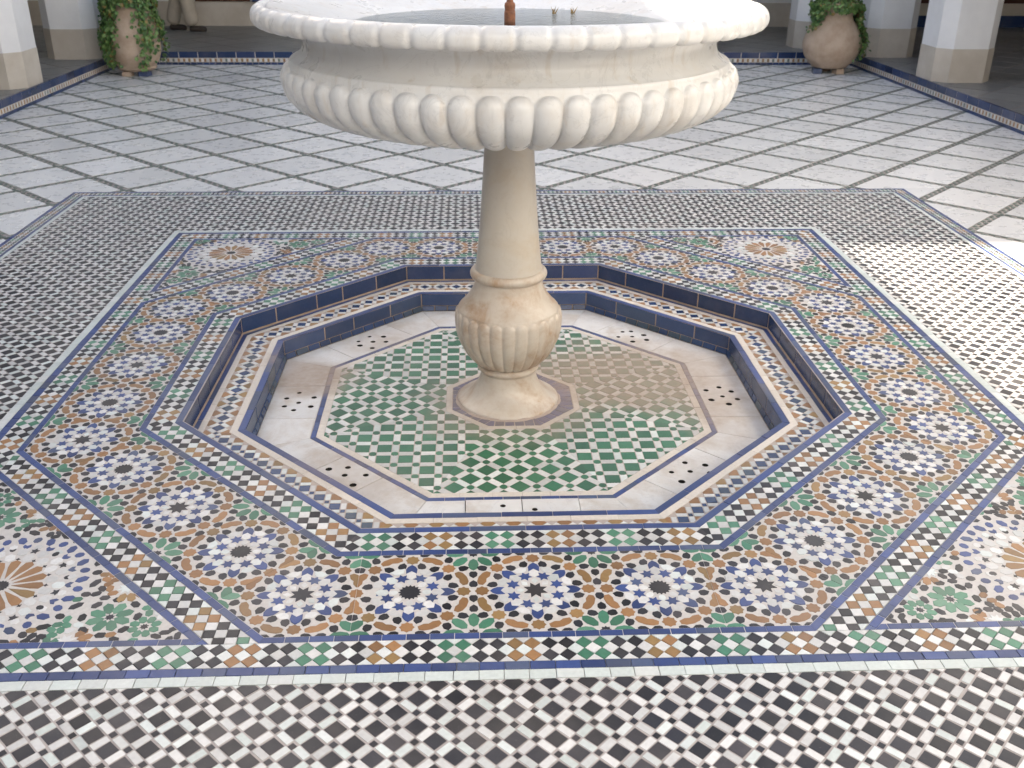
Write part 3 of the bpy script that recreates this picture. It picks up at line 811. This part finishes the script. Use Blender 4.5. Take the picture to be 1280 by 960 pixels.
lathe('foot', densify(up_([(.09, .004), (.106, .001), (.1155, -.006), (.1205, -.014), (.1195, -.023), (.112, -.030), (.1085, -.038), (.112, -.062), (.123, -.090), (.142, -.117), (.170, -.139), (.194, -.151), (.2005, -.158), (.201, -.1655)]), 5), M['stem'], ft, 96)
# worn mortar bedding round the foot
lathe('mortar_ring', up_([(.196, -.1585), (.2035, -.1600), (.2075, -.1625), (.2115, -.1655)]), M['grout_pool'], ft, 96, lambda i, th: .0016*np.sin(th*9+i)+.0012*np.sin(th*23))
lathe('spout', densify(up_([(.003, 1.46), (.010, 1.455), (.011, 1.40), (.0105, 1.335), (.0165, 1.325), (.0185, 1.315), (.0165, 1.30), (.019, 1.292), (.019, 1.20)]), 3), M['copper'], ft, 24)
# water in the bowl
wm, N, b = newmat('bowl_water'); N.t.nodes.remove(b)
tr = N.n('ShaderNodeBsdfTransparent'); tr.inputs[0].default_value = (.84, .88, .86, 1)
gl = N.n('ShaderNodeBsdfGlossy'); gl.inputs['Roughness'].default_value = .03
fr = N.n('ShaderNodeFresnel'); fr.inputs[0].default_value = 1.25
tc = N.n('ShaderNodeNewGeometry'); bp = N.n('ShaderNodeBump', i_Strength=.35, i_Distance=.01); N.l(N.noise(tc.outputs['Position'], 30, 3, .5), bp.inputs['Height'])
N.l(bp.outputs[0], gl.inputs['Normal']); N.l(bp.outputs[0], fr.inputs['Normal'])
mx = N.n('ShaderNodeMixShader'); N.l(fr.outputs[0], mx.inputs[0]); N.l(tr.outputs[0], mx.inputs[1]); N.l(gl.outputs[0], mx.inputs[2])
N.l(mx.outputs[0], wm.node_tree.nodes['Material Output'].inputs['Surface'])
seg = 72
mesh_obj('water', [(FX, 0, 1.264)]+[(FX+.536*math.cos(2*PI*i/seg), .536*math.sin(2*PI*i/seg), 1.264) for i in range(seg)], [(0, 1+i, 1+(i+1) % seg) for i in range(seg)], wm, kind='structure', label='still shallow water lying in the fountain bowl')
for (x, y, h, lb) in ((.16, .33, .045, 'dry brown leaf tuft floating upright on the bowl water beside a thin stalk'), (.23, .34, .04, 'thin pale stalk standing in the bowl water')):
    v, f = [], []
    for q in range(5):
        a = q*1.3; l = h*.62*random.uniform(.6, 1.15); lean = .6*l; wv = .0035
        bx, by = x+.004*math.cos(a*2), y+.004*math.sin(a*2); tx, ty = bx+lean*math.cos(a), by+lean*math.sin(a); b_ = len(v)
        v += [(bx-wv, by, 1.262), (bx+wv, by, 1.262), (bx, by+wv, 1.262), (tx, ty, 1.262+l)]; f += [(b_, b_+1, b_+3), (b_+1, b_+2, b_+3), (b_+2, b_, b_+3)]
    mesh_obj('dry_leaf' if h > .042 else 'dry_stalk', v, f, M['dry'], label=lb, cat='leaf')

# ------------------------------------------------------------------ raised walkway round the court
wk = MB()
XW, XE, YN = -7.6, 8.4, 11.3
wk.box(XW, STEP_W-.012, STEP_S-3, STEP_N+.012, -.05, STEP_H-.005); wk.box(STEP_E+.012, XE, STEP_S-3, STEP_N+.012, -.05, STEP_H-.005)
wk.box(XW, XE, STEP_N+.012, YN, -.05, STEP_H-.005)
walk = wk.build('walkway', M['grout'], kind='structure', label='raised marble walkway under the arcades')
# walkway slabs in the same diamond lay
mo = Mosaic(walk, STEP_H)
s = .44; a = s-.02
for i in range(-40, 41):
    for j in range(-40, 41):
        x = (i+j)*s/1.4142; y = (i-j)*s/1.4142
        for cl in ([(1, 0, STEP_W-.012), (-1, 0, -XW), (0, 1, STEP_N)], [(-1, 0, -STEP_E-.012), (1, 0, XE), (0, 1, STEP_N)], [(0, -1, -STEP_N-.012), (0, 1, YN), (1, 0, XE), (-1, 0, -XW)]):
            if y < -2.5: continue
            if clip_poly([(x+a*.7*math.cos(q*PI/2), y+a*.7*math.sin(q*PI/2)) for q in range(4)], cl):
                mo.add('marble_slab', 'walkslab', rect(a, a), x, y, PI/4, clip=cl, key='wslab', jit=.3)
mo.flush(300)
# riser of the step: navy tiles, a row of little ochre and white tiles, a navy foot line
def step_riser(x0, y0, x1, y1):
    L = math.hypot(x1-x0, y1-y0); ux, uy = (x1-x0)/L, (y1-y0)/L; nx, ny = uy, -ux      # outward into the court
    def tile(kind, mat, t0, t1, z0, z1, out=.010, acc=None):
        c = .002
        P_ = lambda t, z, o_: (x0+ux*t+nx*o_, y0+uy*t+ny*o_, z)
        v = [P_(t0, z0, -.012), P_(t1, z0, -.012), P_(t1, z1, -.012), P_(t0, z1, -.012), P_(t0, z0, out-c), P_(t1, z0, out-c), P_(t1, z1, out-c), P_(t0, z1, out-c), P_(t0+c, z0+c, out), P_(t1-c, z0+c, out), P_(t1-c, z1-c, out), P_(t0+c, z1-c, out)]
        f = [(8, 9, 10, 11)]+[(L_+i, L_+(i+1) % 4, L_+4+(i+1) % 4, L_+4+i) for L_ in (0, 4) for i in range(4)]
        if acc is not None:
            b = len(acc[0]); acc[0].extend(v); acc[1].extend([tuple(b+i for i in q) for q in f]); return
        mesh_obj(kind, v, f, M[mat], walk)
    tile('riser_mortar', 'cream', 0.001, L-.001, -.003, STEP_H-.001, .0062)
    n = int(L/.215); l = L/n
    for i in range(n): tile('riser_tile', 'navy', i*l+.004, (i+1)*l-.004, .075, STEP_H+.002)
    accs = {'ochre': ([], []), 'white': ([], []), 'navy': ([], []), 'darkgreen': ([], [])}
    m_ = int(L/.030); l2 = L/m_
    for i in range(m_): tile('', '', i*l2+.0025, (i+1)*l2-.0025, .032, .068, .008, accs[random.choice(['ochre', 'ochre', 'ochre', 'darkgreen'] if i % 2 else ['white'])])
    m_ = int(L/.07); l2 = L/m_
    for i in range(m_): tile('', '', i*l2+.0015, (i+1)*l2-.0015, -.002, .028, .009, accs['navy'])
    for k, a_ in accs.items():
        if a_[0]: mesh_obj({'ochre': 'ochre_chips', 'white': 'white_chips', 'navy': 'foot_line_tiles', 'darkgreen': 'green_chips'}[k], a_[0], a_[1], M[k], walk, kind='stuff')
step_riser(STEP_W, 1.5, STEP_W, STEP_N)
step_riser(STEP_W, STEP_N, STEP_E, STEP_N)
step_riser(STEP_E, STEP_N, STEP_E, 1.5)

# ------------------------------------------------------------------ the building round the court
bld = empty('courtyard_building', (0, YN, 0), label='white plastered arcade building with tan dado enclosing the courtyard', cat='building')
def part(mb, name, mat, **kw):
    mb.v = [(x, y-YN, z) for x, y, z in mb.v]; return mb.build(name, M[mat], bld, **kw)
part(MB().box(XW, XE, YN, YN+.3, -.05, 3.5), 'back_wall', 'plaster')
part(MB().box(XW-.3, XW, SY-3, YN+.3, -.05, 3.5), 'side_wall', 'plaster')
part(MB().box(XE, XE+.3, SY-3, YN+.3, -.05, 3.5), 'side_wall', 'plaster')
part(MB().box(XW-.3, XE+.3, SY-3.3, SY-3, -.05, 3.5), 'back_wall', 'plaster')
rf = MB(); t0, t1 = 3.5, 3.75
rf.box(XW-.3, WX-.35, SY-3.3, YN+.3, t0, t1); rf.box(EX+.35, XE+.3, SY-3.3, YN+.3, t0, t1); rf.box(WX-.35, EX+.35, NY+.35, YN+.3, t0, t1); rf.box(WX-.35, EX+.35, SY-3.3, SY-.35, t0, t1)
part(rf, 'gallery_roof', 'plaster')
uw = MB(); u0_ = 2.7
uw.box(WX-.34, WX, SY, NY+.34, u0_, WALL_TOP); uw.box(EX, EX+.34, SY, NY+.34, u0_, WALL_TOP); uw.box(WX+.0, EX-.0, NY, NY+.34, u0_+.001, WALL_TOP-.001); uw.box(WX, EX, SY-.34, SY, u0_, WALL_TOP)
part(uw, 'upper_wall', 'plaster')
# dado, skirting and joinery on the far wall
part(MB().box(XW, 5.2, YN-.02, YN+.1, .13, .46), 'dado', 'dado')
part(MB().box(5.2, XE, YN-.02, YN+.1, .30, .46), 'dado', 'dado')
part(MB().box(5.2, XE, YN-.03, YN+.1, .13, .297), 'skirting', 'navy')
part(MB().box(XW-.1, XW+.02, 0, YN-.02, .13, .46), 'dado', 'dado')
part(MB().box(XE-.02, XE+.1, 0, YN-.03, .13, .46), 'dado', 'dado')
def door(x0, x1, z0, z1, label):
    d = MB().box(x0, x1, YN-.05, YN+.1, z0, z1); d.v = [(x, y-YN, z) for x, y, z in d.v]
    o = d.build('door', M['wood'], bld, label=label)
    n = 3; wd = (x1-x0)/n
    for i in range(n):
        q = MB().box(x0+wd*i+.06, x0+wd*(i+1)-.06, YN-.075, YN-.049, z0+.08, z0+.75); q.v = [(x, y-YN, z) for x, y, z in q.v]; q.build('panel', M['wood'], o)
        q = MB().box(x0+wd*i+.06, x0+wd*(i+1)-.06, YN-.075, YN-.049, z0+.85, z1-.1); q.v = [(x, y-YN, z) for x, y, z in q.v]; q.build('panel', M['wood'], o)
door(-3.95, -3.2, .465, 2.5, 'red brown wooden shutter above the dado')
door(2.2, 3.6, .465, 2.6, 'red brown wooden shutter above the dado')
door(5.4, 8.2, .465, 2.7, 'dark red brown wooden screen standing in for shaded wall and doorways above the navy skirting')  # dark wood put where the wall and its doorways lie in deep shade
part(MB().box(-3.15, -2.75, YN-.12, YN+.1, .465, .53), 'ledge', 'navy')

# chamfered pillars with tan plinths
def pillar(x, y, label, h=.285, c=.115):
    p_ = empty('pillar', (x, y, STEP_H), label=label, cat='pillar', group='chamfered pillars round the courtyard')
    def ch(h, c): return [(h, -h+c), (h, h-c), (h-c, h), (-h+c, h), (-h, h-c), (-h, -h+c), (-h+c, -h), (h-c, -h)]
    zt = u0_-STEP_H-.002
    MB().prism(ch(h, c), .31, zt).build('shaft', M['plaster'], p_)
    MB().prism(ch(h+.004, c+.002), -.004, .3095).build('plinth', M['dado'], p_)
pillar(-4.445, 6.02, 'white pillar with tan plinth on the walkway, the next one before the ivy pot')
pillar(-4.445, 8.02, 'white pillar with tan plinth right behind the pot hung with ivy')
pillar(4.63, 6.40, 'white pillar with tan plinth on the walkway beside the sunlit paving')
pillar(4.63, 8.23, 'white pillar with tan plinth at the walkway corner behind the round bellied pot')
pillar(4.02, 8.98, 'white pillar with tan plinth standing beyond the round bellied pot', h=.25)

# ------------------------------------------------------------------ potted plants
def leaf_mat(name, c, c2):
    m, N, b = newmat(name); ge = N.n('ShaderNodeNewGeometry')
    r = ge.outputs['Random Per Island']
    colr = N.mix(N.ramp(r, .1, .9), c, c2); colr = N.mix(N.ramp(N.math('FRACT', N.math('MULTIPLY', r, 17.3)), .93, .96), colr, (.24, .17, .05))
    N.l(colr, b.inputs['Base Color']); b.inputs['Roughness'].default_value = .45
    b.inputs['Subsurface Weight'].default_value = 0
    return m
M['leaf'] = leaf_mat('leaf', (.05, .12, .03), (.14, .24, .065))
def leaves(name, pts, size, parent, mat='leaf'):
    v, f = [], []; rg = random.Random(len(pts))
    for (x, y, z, ox, oy) in pts:
        s_ = size*rg.uniform(.6, 1.25)
        n = Vector((ox+rg.gauss(0, .5), oy+rg.gauss(0, .5), rg.gauss(.25, .45))).normalized()
        t = Vector((rg.gauss(0, .5), rg.gauss(0, .5), -1)).cross(n).normalized(); d = n.cross(t)
        if d.z > 0: d = -d
        p_ = Vector((x, y, z)); b_ = len(v)
        shp = [(0, 0, 0), (.42, .3, .06), (.5, .62, .05), (0, 1.05, -.08), (-.5, .62, .05), (-.42, .3, .06), (0, .5, -.04)]
        for a, l, h in shp: v.append(tuple(p_+t*a*s_+d*l*s_+n*h*s_))
        f += [(b_, b_+1, b_+6), (b_+1, b_+2, b_+6), (b_+2, b_+3, b_+6), (b_+3, b_+4, b_+6), (b_+4, b_+5, b_+6), (b_+5, b_, b_+6)]
    return mesh_obj(name, v, f, M[mat], parent)
def tube(pts, r0_, r1_, v, f, n=5):
    b_ = len(v); m_ = len(pts)
    for i, p_ in enumerate(pts):
        p_ = Vector(p_); t = (Vector(pts[min(i+1, m_-1)])-Vector(pts[max(i-1, 0)])).normalized()
        a = t.orthogonal().normalized(); c = t.cross(a); r_ = r0_+(r1_-r0_)*i/(m_-1)
        v += [tuple(p_+(a*math.cos(2*PI*k/n)+c*math.sin(2*PI*k/n))*r_) for k in range(n)]
    f += [(b_+i*n+k, b_+i*n+(k+1) % n, b_+(i+1)*n+(k+1) % n, b_+(i+1)*n+k) for i in range(m_-1) for k in range(n)]
def pot(x, y, kind, label):
    root = empty('potted_plant', (x, y, 0), label=label, cat='potted plant')
    if kind == 0: pr = [(.165, .045), (.19, .06), (.205, .075), (.20, .095), (.245, .17), (.272, .27), (.268, .40), (.235, .55), (.195, .66), (.175, .72), (.185, .76), (.215, .80), (.222, .82), (.20, .825), (.185, .80), (.18, .77)]
    else: pr = [(.16, .055), (.19, .062), (.20, .075), (.215, .09), (.275, .16), (.312, .25), (.315, .33), (.285, .43), (.235, .51), (.195, .56), (.18, .62), (.185, .67), (.215, .71), (.222, .73), (.20, .735), (.18, .71), (.175, .68)]
    dp = densify(pr, 4)
    p_ = lathe('pot', dp[::-1], M['terracotta'], root, 48)
    zt = pr[-1][1]
    mesh_obj('soil', [(.185*math.cos(2*PI*i/20), .185*math.sin(2*PI*i/20), zt) for i in range(20)], [tuple(range(20))], M['earth'], root)
    rg = random.Random(5+kind); pts = []; sv, sf = [], []
    def rad(z):
        zz = [q[1] for q in pr[:13]]; rr = [q[0] for q in pr[:13]]; return float(np.interp(z, zz, rr))
    top = pr[12][1]
    for q in range(46 if kind == 0 else 44):
        a = rg.uniform(0, 2*PI)
        # the side facing the court stays bare: ivy hangs on the flanks
        face = -PI/2+.12
        if kind == 0:
            dlt = abs((a-face+PI) % (2*PI)-PI); ln = rg.uniform(.5, .95)*top if dlt > .62 else rg.uniform(.02, .12)
        else:
            da = (a+PI/2+PI) % (2*PI)-PI      # >0 towards +x
            ln = rg.uniform(.35, .75)*top if da > .95 else (rg.uniform(.05, .26) if da < -.95 else rg.uniform(.0, .05))
        z = top; l = 0; line = [(.1*math.cos(a), .1*math.sin(a), top-.03)]; aa = a
        line.append((.2*math.cos(a), .2*math.sin(a), top+.03))
        while l < ln and z > .06:
            z = top-l; aa += rg.gauss(0, .05); r_ = max(rad(z), .215*(1 if l < .2 else .95))+.015+rg.uniform(0, .02)
            line.append((r_*math.cos(aa), r_*math.sin(aa), z)); l += .04
            for _ in range(7):
                b2 = aa+rg.gauss(0, .16); r2 = r_+rg.uniform(-.0, .055)
                pts.append((r2*math.cos(b2), r2*math.sin(b2), z+rg.uniform(-.02, .03), math.cos(b2), math.sin(b2)))
        tube(line, .004, .002, sv, sf)
    for q in range(620 if kind == 0 else 420):       # mound on top
        a = rg.uniform(0, 2*PI); r_ = .27*math.sqrt(rg.random()); pts.append((r_*math.cos(a), r_*math.sin(a), top+.01+rg.uniform(0, .11)*(1.2-r_/.3), math.cos(a), math.sin(a)))
    if kind == 1:
        for q in range(16):
            a = rg.uniform(0, 2*PI); h = rg.uniform(.12, .34); l = [(.08*math.cos(a), .08*math.sin(a), top), (.16*math.cos(a), .16*math.sin(a), top+h*.7), (.26*math.cos(a)*(1+h), .26*math.sin(a)*(1+h), top+h)]
            tube(l, .004, .002, sv, sf)
            for t in range(10):
                u = t/9; p_2 = Vector(l[1]).lerp(Vector(l[2]), u); pts.append((p_2.x+rg.gauss(0, .02), p_2.y+rg.gauss(0, .02), p_2.z+rg.gauss(0, .02), math.cos(a), math.sin(a)))
    leaves('foliage', pts, .036, root); mesh_obj('stems', sv, sf, M['bark'], root)
pot(-3.73, 7.66, 0, 'terracotta jar draped with trailing ivy by the shaded walkway corner')
pot(3.885, 7.83, 1, 'round bellied terracotta jar with shrubby plant spilling over one shoulder')
for x, y, nm, mat, lb, dx in ((-3.62, 7.53, 'blue_tile', 'blue', 'small blue tile propping the foot of the ivy jar', .10), (3.72, 7.73, 'blue_tile', 'inkblue', 'small dark blue tile propping the foot of the round bellied jar', .09), (3.95, 7.70, 'brick', 'terracotta', 'broken brick propping the foot of the round bellied jar', .09), (-3.80, 7.53, 'brick', 'terracotta', 'broken brick propping the foot of the ivy jar', .09),
                          (-3.72, 7.78, 'brick', 'terracotta', 'broken brick under the back of the ivy jar', .09), (3.885, 7.95, 'brick', 'terracotta', 'broken brick under the back of the round bellied jar', .09)):
    hh = .046 if x < 0 else .056
    poly = [(-dx*.5, -.05), (dx*.5, -.055), (dx*.52, .05), (-dx*.48, .055)]
    o = MB().prism(poly, 0, hh).build(nm, M[mat], label=lb, cat='tile' if 'tile' in nm else 'brick'); o.location = (x, y, 0); o.rotation_euler[2] = random.uniform(-.2, .2)

# ------------------------------------------------------------------ person walking along the far walkway (only the lower legs show)
M['cloth'] = plain_mat('beige_cotton', (.48, .42, .34), .9, .08, 8, .3)
M['shirt'] = plain_mat('pale_shirt', (.60, .58, .54), .9, .06, 8, .3)
M['skin'] = plain_mat('skin', (.36, .20, .13), .55, .06, 12, .1)
M['shoe'] = plain_mat('dark_leather', (.05, .038, .03), .5, .1, 12, .2)
M['hair'] = plain_mat('dark_hair', (.02, .015, .012), .6, .1, 40, .5)
person = empty('person', (-4.0, 10.62, STEP_H), label='person in loose beige trousers and pale shirt walking along the far walkway', cat='person')
def skin(name, pts, edges, mat, root=0, sub=2):
    me = bpy.data.meshes.new(name); me.from_pydata([p_[:3] for p_ in pts], edges, []); o = link(bpy.data.objects.new(name, me), person)
    me.materials.append(M[mat])
    sk = o.modifiers.new('skin', 'SKIN'); sk.use_smooth_shade = True
    lay = me.skin_vertices[0] if me.skin_vertices else None
    if lay is None:
        bpy.context.view_layer.objects.active = o
    for i, p_ in enumerate(pts):
        sv_ = me.skin_vertices[0].data[i]; r_ = p_[3]; sv_.radius = r_ if isinstance(r_, tuple) else (r_, r_); sv_.use_root = (i == root)
    s_ = o.modifiers.new('subdivision', 'SUBSURF'); s_.levels = sub; s_.render_levels = sub
    return o
# facing +x, mid stride: rear foot at x=-.15, front foot at x=.16
body = [(0, 0, .93, (.13, .15)), (.0, 0, 1.12, (.12, .145)), (.01, 0, 1.32, (.125, .17)), (.015, 0, 1.43, (.09, .14)), (.02, 0, 1.50, .055), (.03, 0, 1.57, .065), (.035, 0, 1.66, (.085, .075)), (.03, 0, 1.735, .06),
        (.01, .19, 1.40, .06), (-.03, .23, 1.13, .043), (.08, .23, .90, .032), (.11, .23, .82, (.02, .038)),
        (.01, -.19, 1.40, .06), (.06, -.23, 1.13, .043), (.20, -.22, .93, .032), (.25, -.22, .86, (.02, .038)),
        (-.01, .10, .88, .095), (-.03, .10, .48, .062), (-.15, .10, .10, .042), (.01, -.10, .88, .095), (.13, -.10, .48, .062), (.17, -.10, .09, .042)]
be = [(0, 1), (1, 2), (2, 3), (3, 4), (4, 5), (5, 6), (6, 7), (3, 8), (8, 9), (9, 10), (10, 11), (3, 12), (12, 13), (13, 14), (14, 15), (0, 16), (16, 17), (17, 18), (0, 19), (19, 20), (20, 21)]
skin('body', body, be, 'skin')
for sy_, (hx, hz) in ((.23, (.11, .82)), (-.22, (.25, .86))):
    for i, (dy, l) in enumerate(((-.025, .062), (-.008, .07), (.009, .067), (.025, .055))):
        skin('finger', [(hx, sy_+dy, hz, .009), (hx+.015, sy_+dy, hz-l*.6, .0085), (hx+.008, sy_+dy, hz-l*1.15, .007)], [(0, 1), (1, 2)], 'skin', sub=1)
    skin('thumb', [(hx+.01, sy_, hz+.03, .01), (hx+.045, sy_, hz-.005, .009), (hx+.05, sy_, hz-.035, .008)], [(0, 1), (1, 2)], 'skin', sub=1)
skin('trousers', [(0, 0, 1.0, (.15, .17)), (0, 0, .92, (.155, .175)), (-.01, .11, .82, .12), (-.03, .115, .48, .105), (-.12, .11, .20, .10), (-.15, .11, .055, .105), (.01, -.11, .82, .12), (.12, -.115, .48, .105), (.155, -.11, .20, .10), (.17, -.11, .06, .105)],
     [(0, 1), (1, 2), (2, 3), (3, 4), (4, 5), (1, 6), (6, 7), (7, 8), (8, 9)], 'cloth')
skin('shirt', [(0, 0, .86, (.165, .19)), (0, 0, 1.12, (.15, .175)), (.01, 0, 1.33, (.145, .185)), (.015, 0, 1.45, (.085, .13)), (.01, .19, 1.41, .075), (-.02, .225, 1.2, .066), (.01, -.19, 1.41, .075), (.05, -.225, 1.2, .066)], [(0, 1), (1, 2), (2, 3), (3, 4), (4, 5), (3, 6), (6, 7)], 'shirt')
skin('hair', [(.01, 0, 1.70, (.09, .083)), (-.005, 0, 1.765, (.06, .055))], [(0, 1)], 'hair')
for fx, fy in ((-.15, .11), (.17, -.11)):
    skin('shoe', [(fx-.05, fy, .038, (.036, .04)), (fx+.04, fy, .036, (.034, .042)), (fx+.13, fy, .03, (.026, .044)), (fx+.185, fy, .026, (.02, .034))], [(0, 1), (1, 2), (2, 3)], 'shoe')
